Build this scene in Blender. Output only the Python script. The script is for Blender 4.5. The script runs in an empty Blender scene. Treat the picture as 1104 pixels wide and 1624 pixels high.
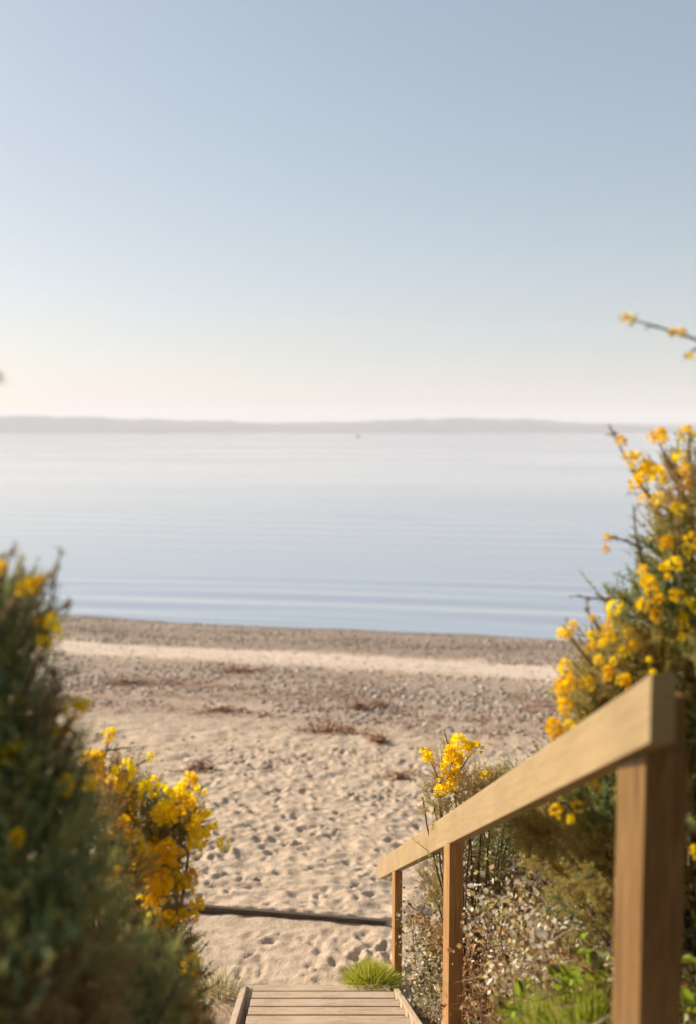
import bpy, bmesh, math
import numpy as np
from mathutils import Vector, Matrix, Quaternion

R = math.radians
rng = np.random.default_rng(7)
scene = bpy.context.scene
COL = scene.collection

# ------------------------------------------------------------------ camera
HC = 6.2                      # camera height above the sea
FPX = 1579.0                  # focal length in photo pixels (35 mm on a 36 mm tall frame)
PITCH = R(4.6)
cam_d = bpy.data.cameras.new('camera')
cam_d.sensor_fit = 'VERTICAL'
cam_d.sensor_height = 36.0
cam_d.sensor_width = 24.0
cam_d.lens = FPX * 36.0 / 1624.0
cam_d.clip_start = 0.05
cam_d.clip_end = 40000
cam_d.dof.use_dof = True
cam_d.dof.focus_distance = 6.2
cam_d.dof.aperture_fstop = 1.05
cam = bpy.data.objects.new('camera', cam_d)
COL.objects.link(cam)
cam.location = (0, 0, HC)
cam.rotation_euler = (R(90) - PITCH, 0, 0)
scene.camera = cam

# ------------------------------------------------------------------ sky and sun
SUN_AZ = R(-62)               # measured from straight ahead, negative = left
SUN_EL = R(28)
world = bpy.data.worlds.new('World')
scene.world = world
world.use_nodes = True
wn = world.node_tree
wn.nodes.clear()
sky = wn.nodes.new('ShaderNodeTexSky')
sky.sky_type = 'NISHITA'
sky.sun_disc = False
sky.sun_elevation = SUN_EL
sky.sun_rotation = SUN_AZ
sky.air_density = 1.0
sky.dust_density = 1.2
sky.ozone_density = 1.0
hsv = wn.nodes.new('ShaderNodeHueSaturation')
hsv.inputs['Saturation'].default_value = 1.04
hsv.inputs['Hue'].default_value = 0.491
bg = wn.nodes.new('ShaderNodeBackground')
bg.inputs['Strength'].default_value = 0.136
wo = wn.nodes.new('ShaderNodeOutputWorld')
gam = wn.nodes.new('ShaderNodeGamma')
gam.inputs['Gamma'].default_value = 0.61
wn.links.new(sky.outputs[0], gam.inputs['Color'])
wn.links.new(gam.outputs[0], hsv.inputs['Color'])
tnt = wn.nodes.new('ShaderNodeMix'); tnt.data_type = 'RGBA'; tnt.blend_type = 'MULTIPLY'
tnt.inputs[0].default_value = 1.0; tnt.inputs[7].default_value = (1.04, 0.995, 0.985, 1)
wn.links.new(hsv.outputs[0], tnt.inputs[6])
wn.links.new(tnt.outputs[2], bg.inputs['Color'])
wn.links.new(bg.outputs[0], wo.inputs['Surface'])

sun_d = bpy.data.lights.new('sun', 'SUN')
sun_d.energy = 4.4
sun_d.angle = R(0.6)
sun_d.color = (1.0, 0.88, 0.73)
sun = bpy.data.objects.new('sun', sun_d)
COL.objects.link(sun)
to_sun = Vector((math.sin(SUN_AZ) * math.cos(SUN_EL), math.cos(SUN_AZ) * math.cos(SUN_EL), math.sin(SUN_EL)))
sun.rotation_euler = to_sun.to_track_quat('Z', 'Y').to_euler()
sun.location = (-20, 20, 30)

scene.view_settings.view_transform = 'Standard'
scene.view_settings.look = 'None'
scene.view_settings.exposure = 0.88
scene.view_settings.gamma = 1.0
scene.view_settings.use_curve_mapping = False
scene.render.engine = 'CYCLES'
scene.cycles.use_denoising = True
scene.cycles.max_bounces = 8
scene.cycles.diffuse_bounces = 6
scene.cycles.transparent_max_bounces = 6
scene.cycles.volume_bounces = 2

# ------------------------------------------------------------------ helpers
CAMP = np.array((0.0, 0.0, HC))
FW = np.array((0.0, math.cos(PITCH), -math.sin(PITCH)))
UP = np.array((0.0, math.sin(PITCH), math.cos(PITCH)))

def at(x, y, Y):
    """the point at distance Y ahead that stands in direction (x, y)"""
    a, b = (x - 552.0) / FPX, -(y - 812.0) / FPX
    d = FW + UP * b + np.array((1.0, 0, 0)) * a
    return CAMP + d * (Y / d[1])

def hash2(ix, iy, seed):
    n = (ix.astype(np.int64) * 374761393 + iy.astype(np.int64) * 668265263 + seed * 1274126177) & 0x7fffffff
    n = ((n ^ (n >> 13)) * 1274126177) & 0x7fffffff
    n = n ^ (n >> 16)
    return (n & 0xffff) / 65535.0

def noise(x, y, seed=0):
    ix, iy = np.floor(x), np.floor(y)
    fx, fy = x - ix, y - iy
    fx = fx * fx * (3 - 2 * fx); fy = fy * fy * (3 - 2 * fy)
    a = hash2(ix, iy, seed); b = hash2(ix + 1, iy, seed)
    c = hash2(ix, iy + 1, seed); d = hash2(ix + 1, iy + 1, seed)
    return (a * (1 - fx) + b * fx) * (1 - fy) + (c * (1 - fx) + d * fx) * fy - 0.5

def sstep(a, b, x):
    t = np.clip((x - a) / (b - a), 0, 1)
    return t * t * (3 - 2 * t)

def npmesh(name, verts, faces, mat=None, cols=None, smooth=False):
    """faces: (n,3) or (n,4) integer array; cols: per-vertex rgb"""
    me = bpy.data.meshes.new(name)
    verts = np.asarray(verts, dtype=np.float32); faces = np.asarray(faces, dtype=np.int32)
    nf, k = faces.shape
    me.vertices.add(len(verts)); me.vertices.foreach_set('co', verts.ravel())
    me.loops.add(nf * k); me.loops.foreach_set('vertex_index', faces.ravel())
    me.polygons.add(nf)
    me.polygons.foreach_set('loop_start', np.arange(0, nf * k, k, dtype=np.int32))
    me.polygons.foreach_set('loop_total', np.full(nf, k, dtype=np.int32))
    if smooth:
        me.polygons.foreach_set('use_smooth', np.ones(nf, dtype=bool))
    if cols is not None:
        ca = me.color_attributes.new('tint', 'FLOAT_COLOR', 'POINT')
        c4 = np.ones((len(verts), 4), dtype=np.float32); c4[:, :3] = cols
        ca.data.foreach_set('color', c4.ravel())
    me.update(calc_edges=True)
    if mat is not None:
        me.materials.append(mat)
    return me

def link(name, me, parent=None, loc=None):
    o = bpy.data.objects.new(name, me)
    COL.objects.link(o)
    if parent is not None:
        o.parent = parent
    if loc is not None:
        o.location = loc
    return o

def tag(o, label=None, cat=None, group=None, kind=None):
    if label: o['label'] = label
    if cat: o['category'] = cat
    if group: o['group'] = group
    if kind: o['kind'] = kind
    return o

def empty(name, loc):
    o = bpy.data.objects.new(name, None)
    o.empty_display_size = 0.1
    COL.objects.link(o)
    o.location = [float(v) for v in loc]
    return o

# ------------------------------------------------------------------ materials
def new_mat(name):
    m = bpy.data.materials.new(name); m.use_nodes = True
    nt = m.node_tree
    b = nt.nodes['Principled BSDF']
    return m, nt, b

def N(nt, t, **kw):
    n = nt.nodes.new(t)
    for k, v in kw.items():
        if k in n.inputs: n.inputs[k].default_value = v
        else: setattr(n, k, v)
    return n

def ramp(nt, stops):
    r = nt.nodes.new('ShaderNodeValToRGB')
    e = r.color_ramp.elements
    e[0].position, e[0].color = stops[0][0], (*stops[0][1], 1)
    e[1].position, e[1].color = stops[-1][0], (*stops[-1][1], 1)
    for p, c in stops[1:-1]:
        q = e.new(p); q.color = (*c, 1)
    return r

def wood_mat(name, dark, mid, light, seed=0.0, sandy=0.0):
    m, nt, b = new_mat(name)
    tc = N(nt, 'ShaderNodeTexCoord')
    mp = N(nt, 'ShaderNodeMapping'); mp.inputs['Scale'].default_value = (9, 0.7, 9); mp.inputs['Location'].default_value = (seed, seed * 2, seed)
    nz = N(nt, 'ShaderNodeTexNoise', Scale=6.0, Detail=8.0, Roughness=0.62, Distortion=0.6)
    nz2 = N(nt, 'ShaderNodeTexNoise', Scale=2.2, Detail=4.0)
    rp = ramp(nt, [(0.32, dark), (0.52, mid), (0.72, light)])
    mx = N(nt, 'ShaderNodeMix', data_type='RGBA', blend_type='MULTIPLY'); mx.inputs[0].default_value = 0.45
    r2 = ramp(nt, [(0.35, (0.62, 0.6, 0.6)), (0.7, (1, 1, 1))])
    bp = N(nt, 'ShaderNodeBump', Strength=0.35, Distance=0.004)
    L = nt.links.new
    L(tc.outputs['Object'], mp.inputs[0]); L(mp.outputs[0], nz.inputs['Vector']); L(tc.outputs['Object'], nz2.inputs['Vector'])
    L(nz.outputs['Fac'], rp.inputs[0]); L(nz2.outputs['Fac'], r2.inputs[0])
    L(rp.outputs[0], mx.inputs[6]); L(r2.outputs[0], mx.inputs[7]); L(mx.outputs[2], b.inputs['Base Color'])
    if sandy:      # blown sand caught on the boards
        n3 = N(nt, 'ShaderNodeTexNoise', Scale=5.0, Detail=7.0, Roughness=0.7)
        r3 = ramp(nt, [(0.46, (0, 0, 0)), (0.62, (sandy, sandy, sandy))])
        m3 = N(nt, 'ShaderNodeMix', data_type='RGBA'); m3.inputs[7].default_value = (0.50, 0.39, 0.28, 1)
        geo = N(nt, 'ShaderNodeNewGeometry')
        L(geo.outputs['Position'], n3.inputs['Vector']); L(n3.outputs['Fac'], r3.inputs[0]); L(r3.outputs[0], m3.inputs[0]); L(mx.outputs[2], m3.inputs[6]); L(m3.outputs[2], b.inputs['Base Color'])
    L(nz.outputs['Fac'], bp.inputs['Height']); L(bp.outputs[0], b.inputs['Normal'])
    b.inputs['Roughness'].default_value = 0.6
    b.inputs['Specular IOR Level'].default_value = 0.3
    return m

def leaf_mat(name, col=None, transl=0.35, rough=0.55, var=0.25, spec=0.25):
    """thin plant tissue: diffuse plus light passing through; colour from the tint attribute or col"""
    m, nt, b = new_mat(name)
    L = nt.links.new
    if col is None:
        a = N(nt, 'ShaderNodeAttribute', attribute_name='tint'); src = a.outputs['Color']
    else:
        oi = N(nt, 'ShaderNodeObjectInfo')
        h = N(nt, 'ShaderNodeHueSaturation'); h.inputs['Color'].default_value = (*col, 1)
        mr = N(nt, 'ShaderNodeMapRange'); mr.inputs['To Min'].default_value = 1 - var; mr.inputs['To Max'].default_value = 1 + var
        mr2 = N(nt, 'ShaderNodeMapRange'); mr2.inputs['To Min'].default_value = 0.5 - 0.03 * var / 0.25; mr2.inputs['To Max'].default_value = 0.5 + 0.02
        L(oi.outputs['Random'], mr.inputs['Value']); L(oi.outputs['Random'], mr2.inputs['Value'])
        L(mr.outputs[0], h.inputs['Value']); L(mr2.outputs[0], h.inputs['Hue'])
        src = h.outputs['Color']
    b.inputs['Roughness'].default_value = rough
    b.inputs['Specular IOR Level'].default_value = spec
    tr = N(nt, 'ShaderNodeBsdfTranslucent')
    mx = N(nt, 'ShaderNodeMixShader'); mx.inputs[0].default_value = transl
    out = nt.nodes['Material Output']
    L(src, b.inputs['Base Color']); L(src, tr.inputs['Color'])
    L(b.outputs[0], mx.inputs[1]); L(tr.outputs[0], mx.inputs[2]); L(mx.outputs[0], out.inputs['Surface'])
    return m

M = {}
M['rail'] = wood_mat('rail_wood', (0.35, 0.245, 0.12), (0.39, 0.28, 0.142), (0.43, 0.31, 0.165))
M['post'] = wood_mat('post_wood', (0.30, 0.15, 0.05), (0.42, 0.225, 0.08), (0.50, 0.30, 0.13), 3.0)
M['newel'] = wood_mat('newel_shaded_wood', (0.13, 0.066, 0.02), (0.23, 0.125, 0.04), (0.33, 0.19, 0.075), 3.0)  # darker than the other posts: shade on its front put into the colour
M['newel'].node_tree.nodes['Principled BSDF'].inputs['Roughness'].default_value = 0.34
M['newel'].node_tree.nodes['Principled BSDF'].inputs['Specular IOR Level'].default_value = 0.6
M['tread'] = wood_mat('tread_wood', (0.36, 0.25, 0.15), (0.50, 0.37, 0.24), (0.60, 0.47, 0.33), 5.0, 0.9)
M['edging'] = wood_mat('edging_wood', (0.06, 0.042, 0.03), (0.10, 0.072, 0.05), (0.16, 0.12, 0.085), 8.0)
M['spines'] = leaf_mat('gorse_spines', transl=0.42, rough=0.5)
M['straw'] = leaf_mat('dry_straw', transl=0.42, rough=0.6)
M['flower'] = leaf_mat('gorse_petals', (0.95, 0.66, 0.012), transl=0.5, rough=0.6, var=0.12, spec=0.15)
M['pale_leaf'] = leaf_mat('pale_leaf', (0.72, 0.67, 0.57), transl=0.35, var=0.3)
M['brown_leaf'] = leaf_mat('brown_leaf', (0.42, 0.25, 0.11), transl=0.35, var=0.35)
M['olive_leaf'] = leaf_mat('olive_leaf', (0.15, 0.15, 0.045), transl=0.3, var=0.35)
M['green_leaf'] = leaf_mat('green_leaf', (0.30, 0.38, 0.03), transl=0.45, var=0.3)
M['dark_leaf'] = leaf_mat('dark_green_leaf', (0.035, 0.085, 0.022), transl=0.3, var=0.3)
M['grass'] = leaf_mat('bright_grass', transl=0.45)
M['weed'] = leaf_mat('dead_seaweed', transl=0.1, rough=0.7)

m, nt, b = new_mat('bark'); M['bark'] = m
nz = N(nt, 'ShaderNodeTexNoise', Scale=40.0, Detail=5.0)
rp = ramp(nt, [(0.3, (0.06, 0.04, 0.025)), (0.7, (0.19, 0.13, 0.08))])
nt.links.new(nz.outputs['Fac'], rp.inputs[0]); nt.links.new(rp.outputs[0], b.inputs['Base Color'])
b.inputs['Roughness'].default_value = 0.85

m, nt, b = new_mat('cane'); M['cane'] = m
nz = N(nt, 'ShaderNodeTexNoise', Scale=30.0, Detail=4.0)
rp = ramp(nt, [(0.3, (0.16, 0.085, 0.045)), (0.7, (0.34, 0.21, 0.11))])
nt.links.new(nz.outputs['Fac'], rp.inputs[0]); nt.links.new(rp.outputs[0], b.inputs['Base Color'])
b.inputs['Roughness'].default_value = 0.8

m, nt, b = new_mat('pebbles'); M['pebble'] = m
a = N(nt, 'ShaderNodeAttribute', attribute_name='tint')
nt.links.new(a.outputs['Color'], b.inputs['Base Color'])
b.inputs['Roughness'].default_value = 0.85
b.inputs['Specular IOR Level'].default_value = 0.2

# sand: banded colour from the tint attribute, grain and relief from noise
m, nt, b = new_mat('sand'); M['sand'] = m
L = nt.links.new
a = N(nt, 'ShaderNodeAttribute', attribute_name='tint')
tc = N(nt, 'ShaderNodeTexCoord')
g1 = N(nt, 'ShaderNodeTexNoise', Scale=60.0, Detail=6.0, Roughness=0.7)
g2 = N(nt, 'ShaderNodeTexNoise', Scale=7.0, Detail=6.0, Roughness=0.65)
r1 = ramp(nt, [(0.3, (0.72, 0.68, 0.64)), (0.5, (1, 1, 1)), (0.75, (1.15, 1.13, 1.1))])
r2 = ramp(nt, [(0.3, (0.80, 0.77, 0.74)), (0.6, (1.05, 1.05, 1.05))])
mx1 = N(nt, 'ShaderNodeMix', data_type='RGBA', blend_type='MULTIPLY'); mx1.inputs[0].default_value = 1
mx2 = N(nt, 'ShaderNodeMix', data_type='RGBA', blend_type='MULTIPLY'); mx2.inputs[0].default_value = 1
bp1 = N(nt, 'ShaderNodeBump', Strength=0.5, Distance=0.012)
bp2 = N(nt, 'ShaderNodeBump', Strength=0.6, Distance=0.05)
L(tc.outputs['Object'], g1.inputs['Vector']); L(tc.outputs['Object'], g2.inputs['Vector'])
L(g1.outputs['Fac'], r1.inputs[0]); L(g2.outputs['Fac'], r2.inputs[0])
L(a.outputs['Color'], mx1.inputs[6]); L(r1.outputs[0], mx1.inputs[7])
L(mx1.outputs[2], mx2.inputs[6]); L(r2.outputs[0], mx2.inputs[7]); L(mx2.outputs[2], b.inputs['Base Color'])
L(g2.outputs['Fac'], bp2.inputs['Height']); L(g1.outputs['Fac'], bp1.inputs['Height']); L(bp2.outputs[0], bp1.inputs['Normal']); L(bp1.outputs[0], b.inputs['Normal'])
b.inputs['Roughness'].default_value = 0.9
b.inputs['Specular IOR Level'].default_value = 0.15

# sea water
m, nt, b = new_mat('sea_water'); M['sea'] = m
L = nt.links.new
tc = N(nt, 'ShaderNodeTexCoord')
mp = N(nt, 'ShaderNodeMapping'); mp.inputs['Scale'].default_value = (0.16, 1.0, 1.0); mp.inputs['Rotation'].default_value = (0, 0, R(12))
n1 = N(nt, 'ShaderNodeTexNoise', Scale=0.9, Detail=6.0, Roughness=0.6)
mpb = N(nt, 'ShaderNodeMapping'); mpb.inputs['Scale'].default_value = (0.008, 0.017, 1.0)
n2 = N(nt, 'ShaderNodeTexNoise', Scale=1.0, Detail=4.0)
rr = N(nt, 'ShaderNodeMapRange'); rr.inputs['From Min'].default_value = 0.35; rr.inputs['From Max'].default_value = 0.7
rr.inputs['To Min'].default_value = 0.06; rr.inputs['To Max'].default_value = 0.16
bp = N(nt, 'ShaderNodeBump', Strength=0.25, Distance=0.05)
L(tc.outputs['Object'], mp.inputs[0]); L(mp.outputs[0], n1.inputs['Vector'])
L(tc.outputs['Object'], mpb.inputs[0]); L(mpb.outputs[0], n2.inputs['Vector'])
L(n2.outputs['Fac'], rr.inputs['Value']); L(rr.outputs[0], b.inputs['Roughness'])
rs = N(nt, 'ShaderNodeMapRange'); rs.inputs['From Min'].default_value = 0.50; rs.inputs['From Max'].default_value = 0.68; rs.inputs['To Min'].default_value = 0.26; rs.inputs['To Max'].default_value = 0.55
L(n2.outputs['Fac'], rs.inputs['Value']); L(rs.outputs[0], bp.inputs['Strength'])
L(n1.outputs['Fac'], bp.inputs['Height']); L(bp.outputs[0], b.inputs['Normal'])
b.inputs['Base Color'].default_value = (0.31, 0.355, 0.42, 1)
b.inputs['IOR'].default_value = 1.333

m, nt, b = new_mat('wooded_hill'); M['hill'] = m
nz = N(nt, 'ShaderNodeTexNoise', Scale=0.012, Detail=6.0)
tc = N(nt, 'ShaderNodeTexCoord')
rp = ramp(nt, [(0.35, (0.035, 0.05, 0.025)), (0.65, (0.10, 0.11, 0.06))])
nt.links.new(tc.outputs['Object'], nz.inputs['Vector']); nt.links.new(nz.outputs['Fac'], rp.inputs[0]); nt.links.new(rp.outputs[0], b.inputs['Base Color'])
b.inputs['Roughness'].default_value = 1.0

m, nt, b = new_mat('boat_paint'); M['boat'] = m
b.inputs['Base Color'].default_value = (0.05, 0.055, 0.07, 1); b.inputs['Roughness'].default_value = 0.4
m, nt, b = new_mat('boat_cabin'); M['cabin'] = m
b.inputs['Base Color'].default_value = (0.25, 0.25, 0.26, 1); b.inputs['Roughness'].default_value = 0.4

# ------------------------------------------------------------------ ground: bank, beach and sea bed as one sheet
def shore_d(x, y):
    return 30.95 - 0.237 * x - y + 0.6 * noise(x * 0.22, y * 0.05, 3) + 0.3 * noise(x * 0.8, y * 0.1, 4)

PLANK_A = at(285, 1443, 8.80)[:2]
PLANK_B = at(612, 1457, 8.52)[:2]
def plank_y(x):
    return PLANK_A[1] + (x - PLANK_A[0]) * (PLANK_B[1] - PLANK_A[1]) / (PLANK_B[0] - PLANK_A[0])

def stair_line(y):
    # tread surface height along the stair
    return np.where(y > 5.8, HC - 4.29 + (7.3 - y) * 0.40, HC - 3.69 + (5.8 - y) * 0.60)

def base_height(x, y):
    d = shore_d(x, y)
    beach = np.where(d > 0, 0.081 * d, 0.07 * d)
    beach = beach + 0.05 * np.exp(-((d - 8.2) / 1.1) ** 2) - 0.04 * np.exp(-((d - 5.0) / 1.2) ** 2)
    beach = np.maximum(beach, -3.0)
    pl = plank_y(x)
    inpl = sstep(-2.4, -2.0, x) * (1 - sstep(0.55, 0.9, x))
    beach = beach + inpl * 0.075 * np.exp(-np.maximum(y - pl, 0) / 1.0) * (y > pl)
    front = HC - 4.29 - 0.015 - 0.045 * sstep(7.3, 8.7, y)
    low = np.where(y > pl - 0.01, beach, inpl * front + (1 - inpl) * np.minimum(beach, 2.1))
    bank = stair_line(y) - 0.30
    side = sstep(0.45, 0.8, x) + (1 - sstep(-1.15, -0.85, x))
    bank = bank + side * (0.25 + 0.25 * noise(x * 1.3, y * 1.3, 11))
    bank = bank + 0.10 * np.clip(np.abs(x) - 1.2, 0, 6) * (y < 8)
    bank = np.minimum(bank, HC - 1.6 + 0.06 * np.clip(np.abs(x) - 1, 0, 8))
    bank = bank + 0.6 * np.clip(-1.3 - y, 0, 9) * (1 + 0.25 * noise(x * 0.3, y * 0.3, 12))     # unseen bluff added behind the camera to shade the near surfaces
    g = np.maximum(low, np.where(y < 8.4, bank, -9))
    return g

def axis_vals(segs):
    out = [segs[0][0]]
    for a, bb, st in segs:
        n = max(1, int(round((bb - a) / st)))
        out += list(a + (bb - a) * (np.arange(1, n + 1) / n))
    return np.array(out)

xs = axis_vals([(-900, -60, 60), (-60, -18, 3), (-18, -6, 0.12), (-6, -2.2, 0.06), (-2.2, 3.0, 0.024), (3.0, 6, 0.06), (6, 18, 0.12), (18, 60, 3), (60, 900, 60)])
ys = axis_vals([(-300, -12, 16), (-12, 0, 1), (0, 7.0, 0.12), (7.0, 13.0, 0.026), (13, 18, 0.05), (18, 36, 0.10), (36, 70, 2)])
GX, GY = np.meshgrid(xs, ys)
GZ = base_height(GX, GY)
d = shore_d(GX, GY)
sandy = sstep(12.5, 16.0, d) * (GY > 7.0)
GZ += sandy * (0.035 * noise(GX * 3.1, GY * 3.1, 21) + 0.045 * noise(GX * 6.5, GY * 8.5, 22) + 0.026 * noise(GX * 13, GY * 17, 23)) * np.where(GY < plank_y(GX), 0.35, 1.0)
GZ += (1 - sandy) * (GY > 7) * (d > 0.4) * (0.02 * noise(GX * 2.0, GY * 2.0, 24) + 0.025 * noise(GX * 6, GY * 6, 25))
GZ += (GY < 7) * 0.06 * noise(GX * 4, GY * 4, 26)
# footprints trodden into the dry sand
foot = np.zeros_like(GZ)
for k in range(1150):
    fx = rng.uniform(-3.0, 3.4); fy = 8.75 + (rng.random() ** 1.1) * 6.5
    if k < 90:
        fx = rng.uniform(-0.9, 0.5); fy = rng.uniform(7.5, 8.35)
        if rng.random() < 0.6: fx = rng.uniform(-0.35, 0.4)
    th = rng.normal(math.pi / 2 + 0.1, 0.55)
    lw, ll = rng.uniform(0.018, 0.05), rng.uniform(0.04, 0.105)
    dep = rng.uniform(0.008, 0.034) * (0.75 if k < 90 else 1)
    i0, i1 = np.searchsorted(ys, [fy - 0.4, fy + 0.4]); j0, j1 = np.searchsorted(xs, [fx - 0.4, fx + 0.4])
    X, Y = GX[i0:i1, j0:j1] - fx, GY[i0:i1, j0:j1] - fy
    u = X * math.cos(th) + Y * math.sin(th); v = -X * math.sin(th) + Y * math.cos(th)
    q = (u / ll) ** 2 + (v / lw) ** 2
    foot[i0:i1, j0:j1] += -dep * np.exp(-q ** 1.1) + 0.4 * dep * np.exp(-((np.sqrt(q) - 1.7) / 0.45) ** 2)
foot = np.clip(foot, -0.062, 0.04)
GZ += foot * np.where(np.abs(GY - plank_y(GX)) < 0.10, 0.15, 1.0)

# the ground's own colours: dry sand, shingle, wet shingle, soil
def lerp(a, bb, t): return a * (1 - t[..., None]) + np.array(bb) * t[..., None]
gc = np.zeros(GX.shape + (3,)); gc[...] = (0.50, 0.39, 0.28)
n_big = noise(GX * 0.5, GY * 1.2, 31) + 0.6 * noise(GX * 1.7, GY * 3.1, 32)
peb = sstep(8.0, 9.0, d + 0.5 * n_big) * (1 - sstep(11.5, 16.5, d + 2.5 * n_big))
gc = lerp(gc, (0.30, 0.235, 0.185), peb * 0.75)
gc = lerp(gc, (0.60, 0.49, 0.39), sstep(5.3, 5.9, d + 0.4 * n_big) * (1 - sstep(7.4, 8.4, d + 0.6 * n_big)))
wet = 1 - sstep(4.6, 5.6, d + 0.5 * n_big)
gc = lerp(gc, (0.25, 0.195, 0.155), wet * 0.85)
gc = lerp(gc, (0.42, 0.33, 0.26), wet * sstep(0.12, 0.4, n_big) * 0.7)
gc = lerp(gc, (0.15, 0.125, 0.105), (1 - sstep(0.0, 0.5, d)) * 1.0)
wr = sstep(0.18, 0.42, noise(GX * 0.9, GY * 2.6, 33) + 0.5 * noise(GX * 3, GY * 6, 34)) * np.exp(-((d - 11.6) / 2.4) ** 2)
gc = lerp(gc, (0.22, 0.12, 0.075), wr * 0.95)
soil = (1 - sstep(6.6, 7.3, GY + 0.3 * noise(GX * 2, GY * 2, 35)))
soil = np.maximum(soil, sstep(0.45, 0.9, GX + 0.2 * n_big) * (1 - sstep(7.6, 8.6, GY)))
gc = lerp(gc, (0.17, 0.115, 0.065), soil)
gc = lerp(gc, (0.075, 0.07, 0.03), 1 - sstep(-2.0, -0.6, GY))  # dark cover on the added bluff behind the camera
ny, nx = GX.shape
idx = np.arange(ny * nx).reshape(ny, nx)
gf = np.stack([idx[:-1, :-1], idx[:-1, 1:], idx[1:, 1:], idx[1:, :-1]], -1).reshape(-1, 4)
ground = link('ground', npmesh('ground', np.stack([GX, GY, GZ], -1).reshape(-1, 3), gf, M['sand'], gc.reshape(-1, 3), True))
tag(ground, 'pale sandy beach with trodden footprints and shingle sloping to the sea', kind='structure')

def gh(x, y):
    return base_height(np.asarray(x, float), np.asarray(y, float))

# ------------------------------------------------------------------ sea
sy = [24.0]
while sy[-1] < 9000:
    sy.append(sy[-1] + max(0.12, min(0.0035 * sy[-1], 0.45) if sy[-1] < 150 else 0.03 * sy[-1]))
sy = np.array(sy)
su = np.linspace(-1, 1, 161)
su = np.sign(su) * np.abs(su) ** 1.25
SX = su[None, :] * (25 + sy[:, None] * 1.0); SY = np.repeat(sy[:, None], 161, 1)
along = SY + 0.20 * SX
ph = 2.2 * noise(SX * 0.03, SY * 0.05, 41) + 0.8 * noise(SX * 0.10, SY * 0.2, 42)
amp = (0.6 + 1.1 * noise(SX * 0.035, SY * 0.11, 43)) * np.exp(-np.maximum(SY - 32, 0) / 55.0)
SZ = amp * (0.022 * np.sin(along * 2 * math.pi / 4.3 + 3 * ph) + 0.020 * np.sin(along * 2 * math.pi / 2.1 - 4 * ph + 1.0))
sd = 30.95 - 0.237 * SX - SY
SZ = SZ * sstep(-0.3, -2.5, sd) + 0.030 * np.exp(-((sd + 1.15 + 1.2 * noise(SX * 0.2, SY * 0, 44)) / 0.22) ** 2) * sstep(-2, -9, SX - 6)
ny2, nx2 = SX.shape
idx = np.arange(ny2 * nx2).reshape(ny2, nx2)
sf = np.stack([idx[:-1, :-1], idx[:-1, 1:], idx[1:, 1:], idx[1:, :-1]], -1).reshape(-1, 4)
sea = link('sea', npmesh('sea', np.stack([SX, SY, SZ], -1).reshape(-1, 3), sf, M['sea'], None, True))
tag(sea, 'calm pale blue sea with faint long ripples', kind='structure')

# ------------------------------------------------------------------ far shore hills
def hill(name, label, Y, prof, depth):
    px = np.array([p[0] for p in prof], float); py = np.array([p[1] for p in prof], float)
    sx = np.linspace(px[0], px[-1], 260)
    hh = np.interp(sx, px, py) 
    hh = np.convolve(np.pad(hh, 6, 'edge'), np.ones(13) / 13, 'valid')
    hz = np.maximum((686.5 - hh), 0) / FPX * Y + HC
    X = (sx - 552) / FPX * Y
    hz = hz + np.maximum(hz, 0) * 0.10 * (noise(X * 0.02, X * 0, 51) + 0.6 * noise(X * 0.06, X * 0, 52))
    rows = np.array([0.0, 0.12, 0.3, 0.5, 0.75, 1.0, 1.3, 1.6, 1.9])
    sh = np.array([-0.04, 0.14, 0.42, 0.66, 0.9, 1.0, 0.85, 0.5, -0.04])
    V = np.zeros((len(rows), len(X), 3))
    for i, (r_, s_) in enumerate(zip(rows, sh)):
        V[i, :, 0] = X; V[i, :, 1] = Y + r_ * depth + 60 * noise(X * 0.004, X * 0 + i, 53)
        V[i, :, 2] = hz * s_ + (s_ > 0) * 8 * noise(X * 0.01, X * 0 + i * 0.7, 54)
    a, bb = V.shape[:2]
    idx = np.arange(a * bb).reshape(a, bb)
    f = np.stack([idx[:-1, :-1], idx[:-1, 1:], idx[1:, 1:], idx[1:, :-1]], -1).reshape(-1, 4)
    o = link(name, npmesh(name, V.reshape(-1, 3), f, M['hill'], None, True))
    tag(o, label, kind='structure')
    return o
hill('hills', 'long low wooded hills across the water', 5000, [(-2600, 672), (-1200, 664), (-300, 660), (60, 659), (200, 664), (330, 669), (430, 672), (540, 670), (640, 665), (760, 663), (830, 662), (900, 667), (980, 671), (1060, 676), (1160, 681), (1240, 686)], 500)
hill('far_hills', 'fainter farther ridge behind the low hills', 7200, [(300, 684), (500, 672), (900, 671), (1200, 672), (1700, 668), (2600, 672), (3600, 686)], 700)

# ------------------------------------------------------------------ haze
hb = bmesh.new()
bmesh.ops.create_cube(hb, size=1.0)
me = bpy.data.meshes.new('haze'); hb.to_mesh(me); hb.free()
haze = link('haze', me)
haze.scale = (19500, 10400, 184); haze.location = (0, 4300, 88)
tag(haze, 'pale sea haze fading the far shore', kind='stuff')
hm = bpy.data.materials.new('haze_air'); hm.use_nodes = True
hn = hm.node_tree; hn.nodes.clear()
pv = hn.nodes.new('ShaderNodeVolumePrincipled')
pv.inputs['Color'].default_value = (0.93, 0.915, 0.96, 1)
pv.inputs['Density'].default_value = 0.00016
pv.inputs['Anisotropy'].default_value = 0.0
ho = hn.nodes.new('ShaderNodeOutputMaterial')
hn.links.new(pv.outputs[0], ho.inputs['Volume'])
me.materials.append(hm)

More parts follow.
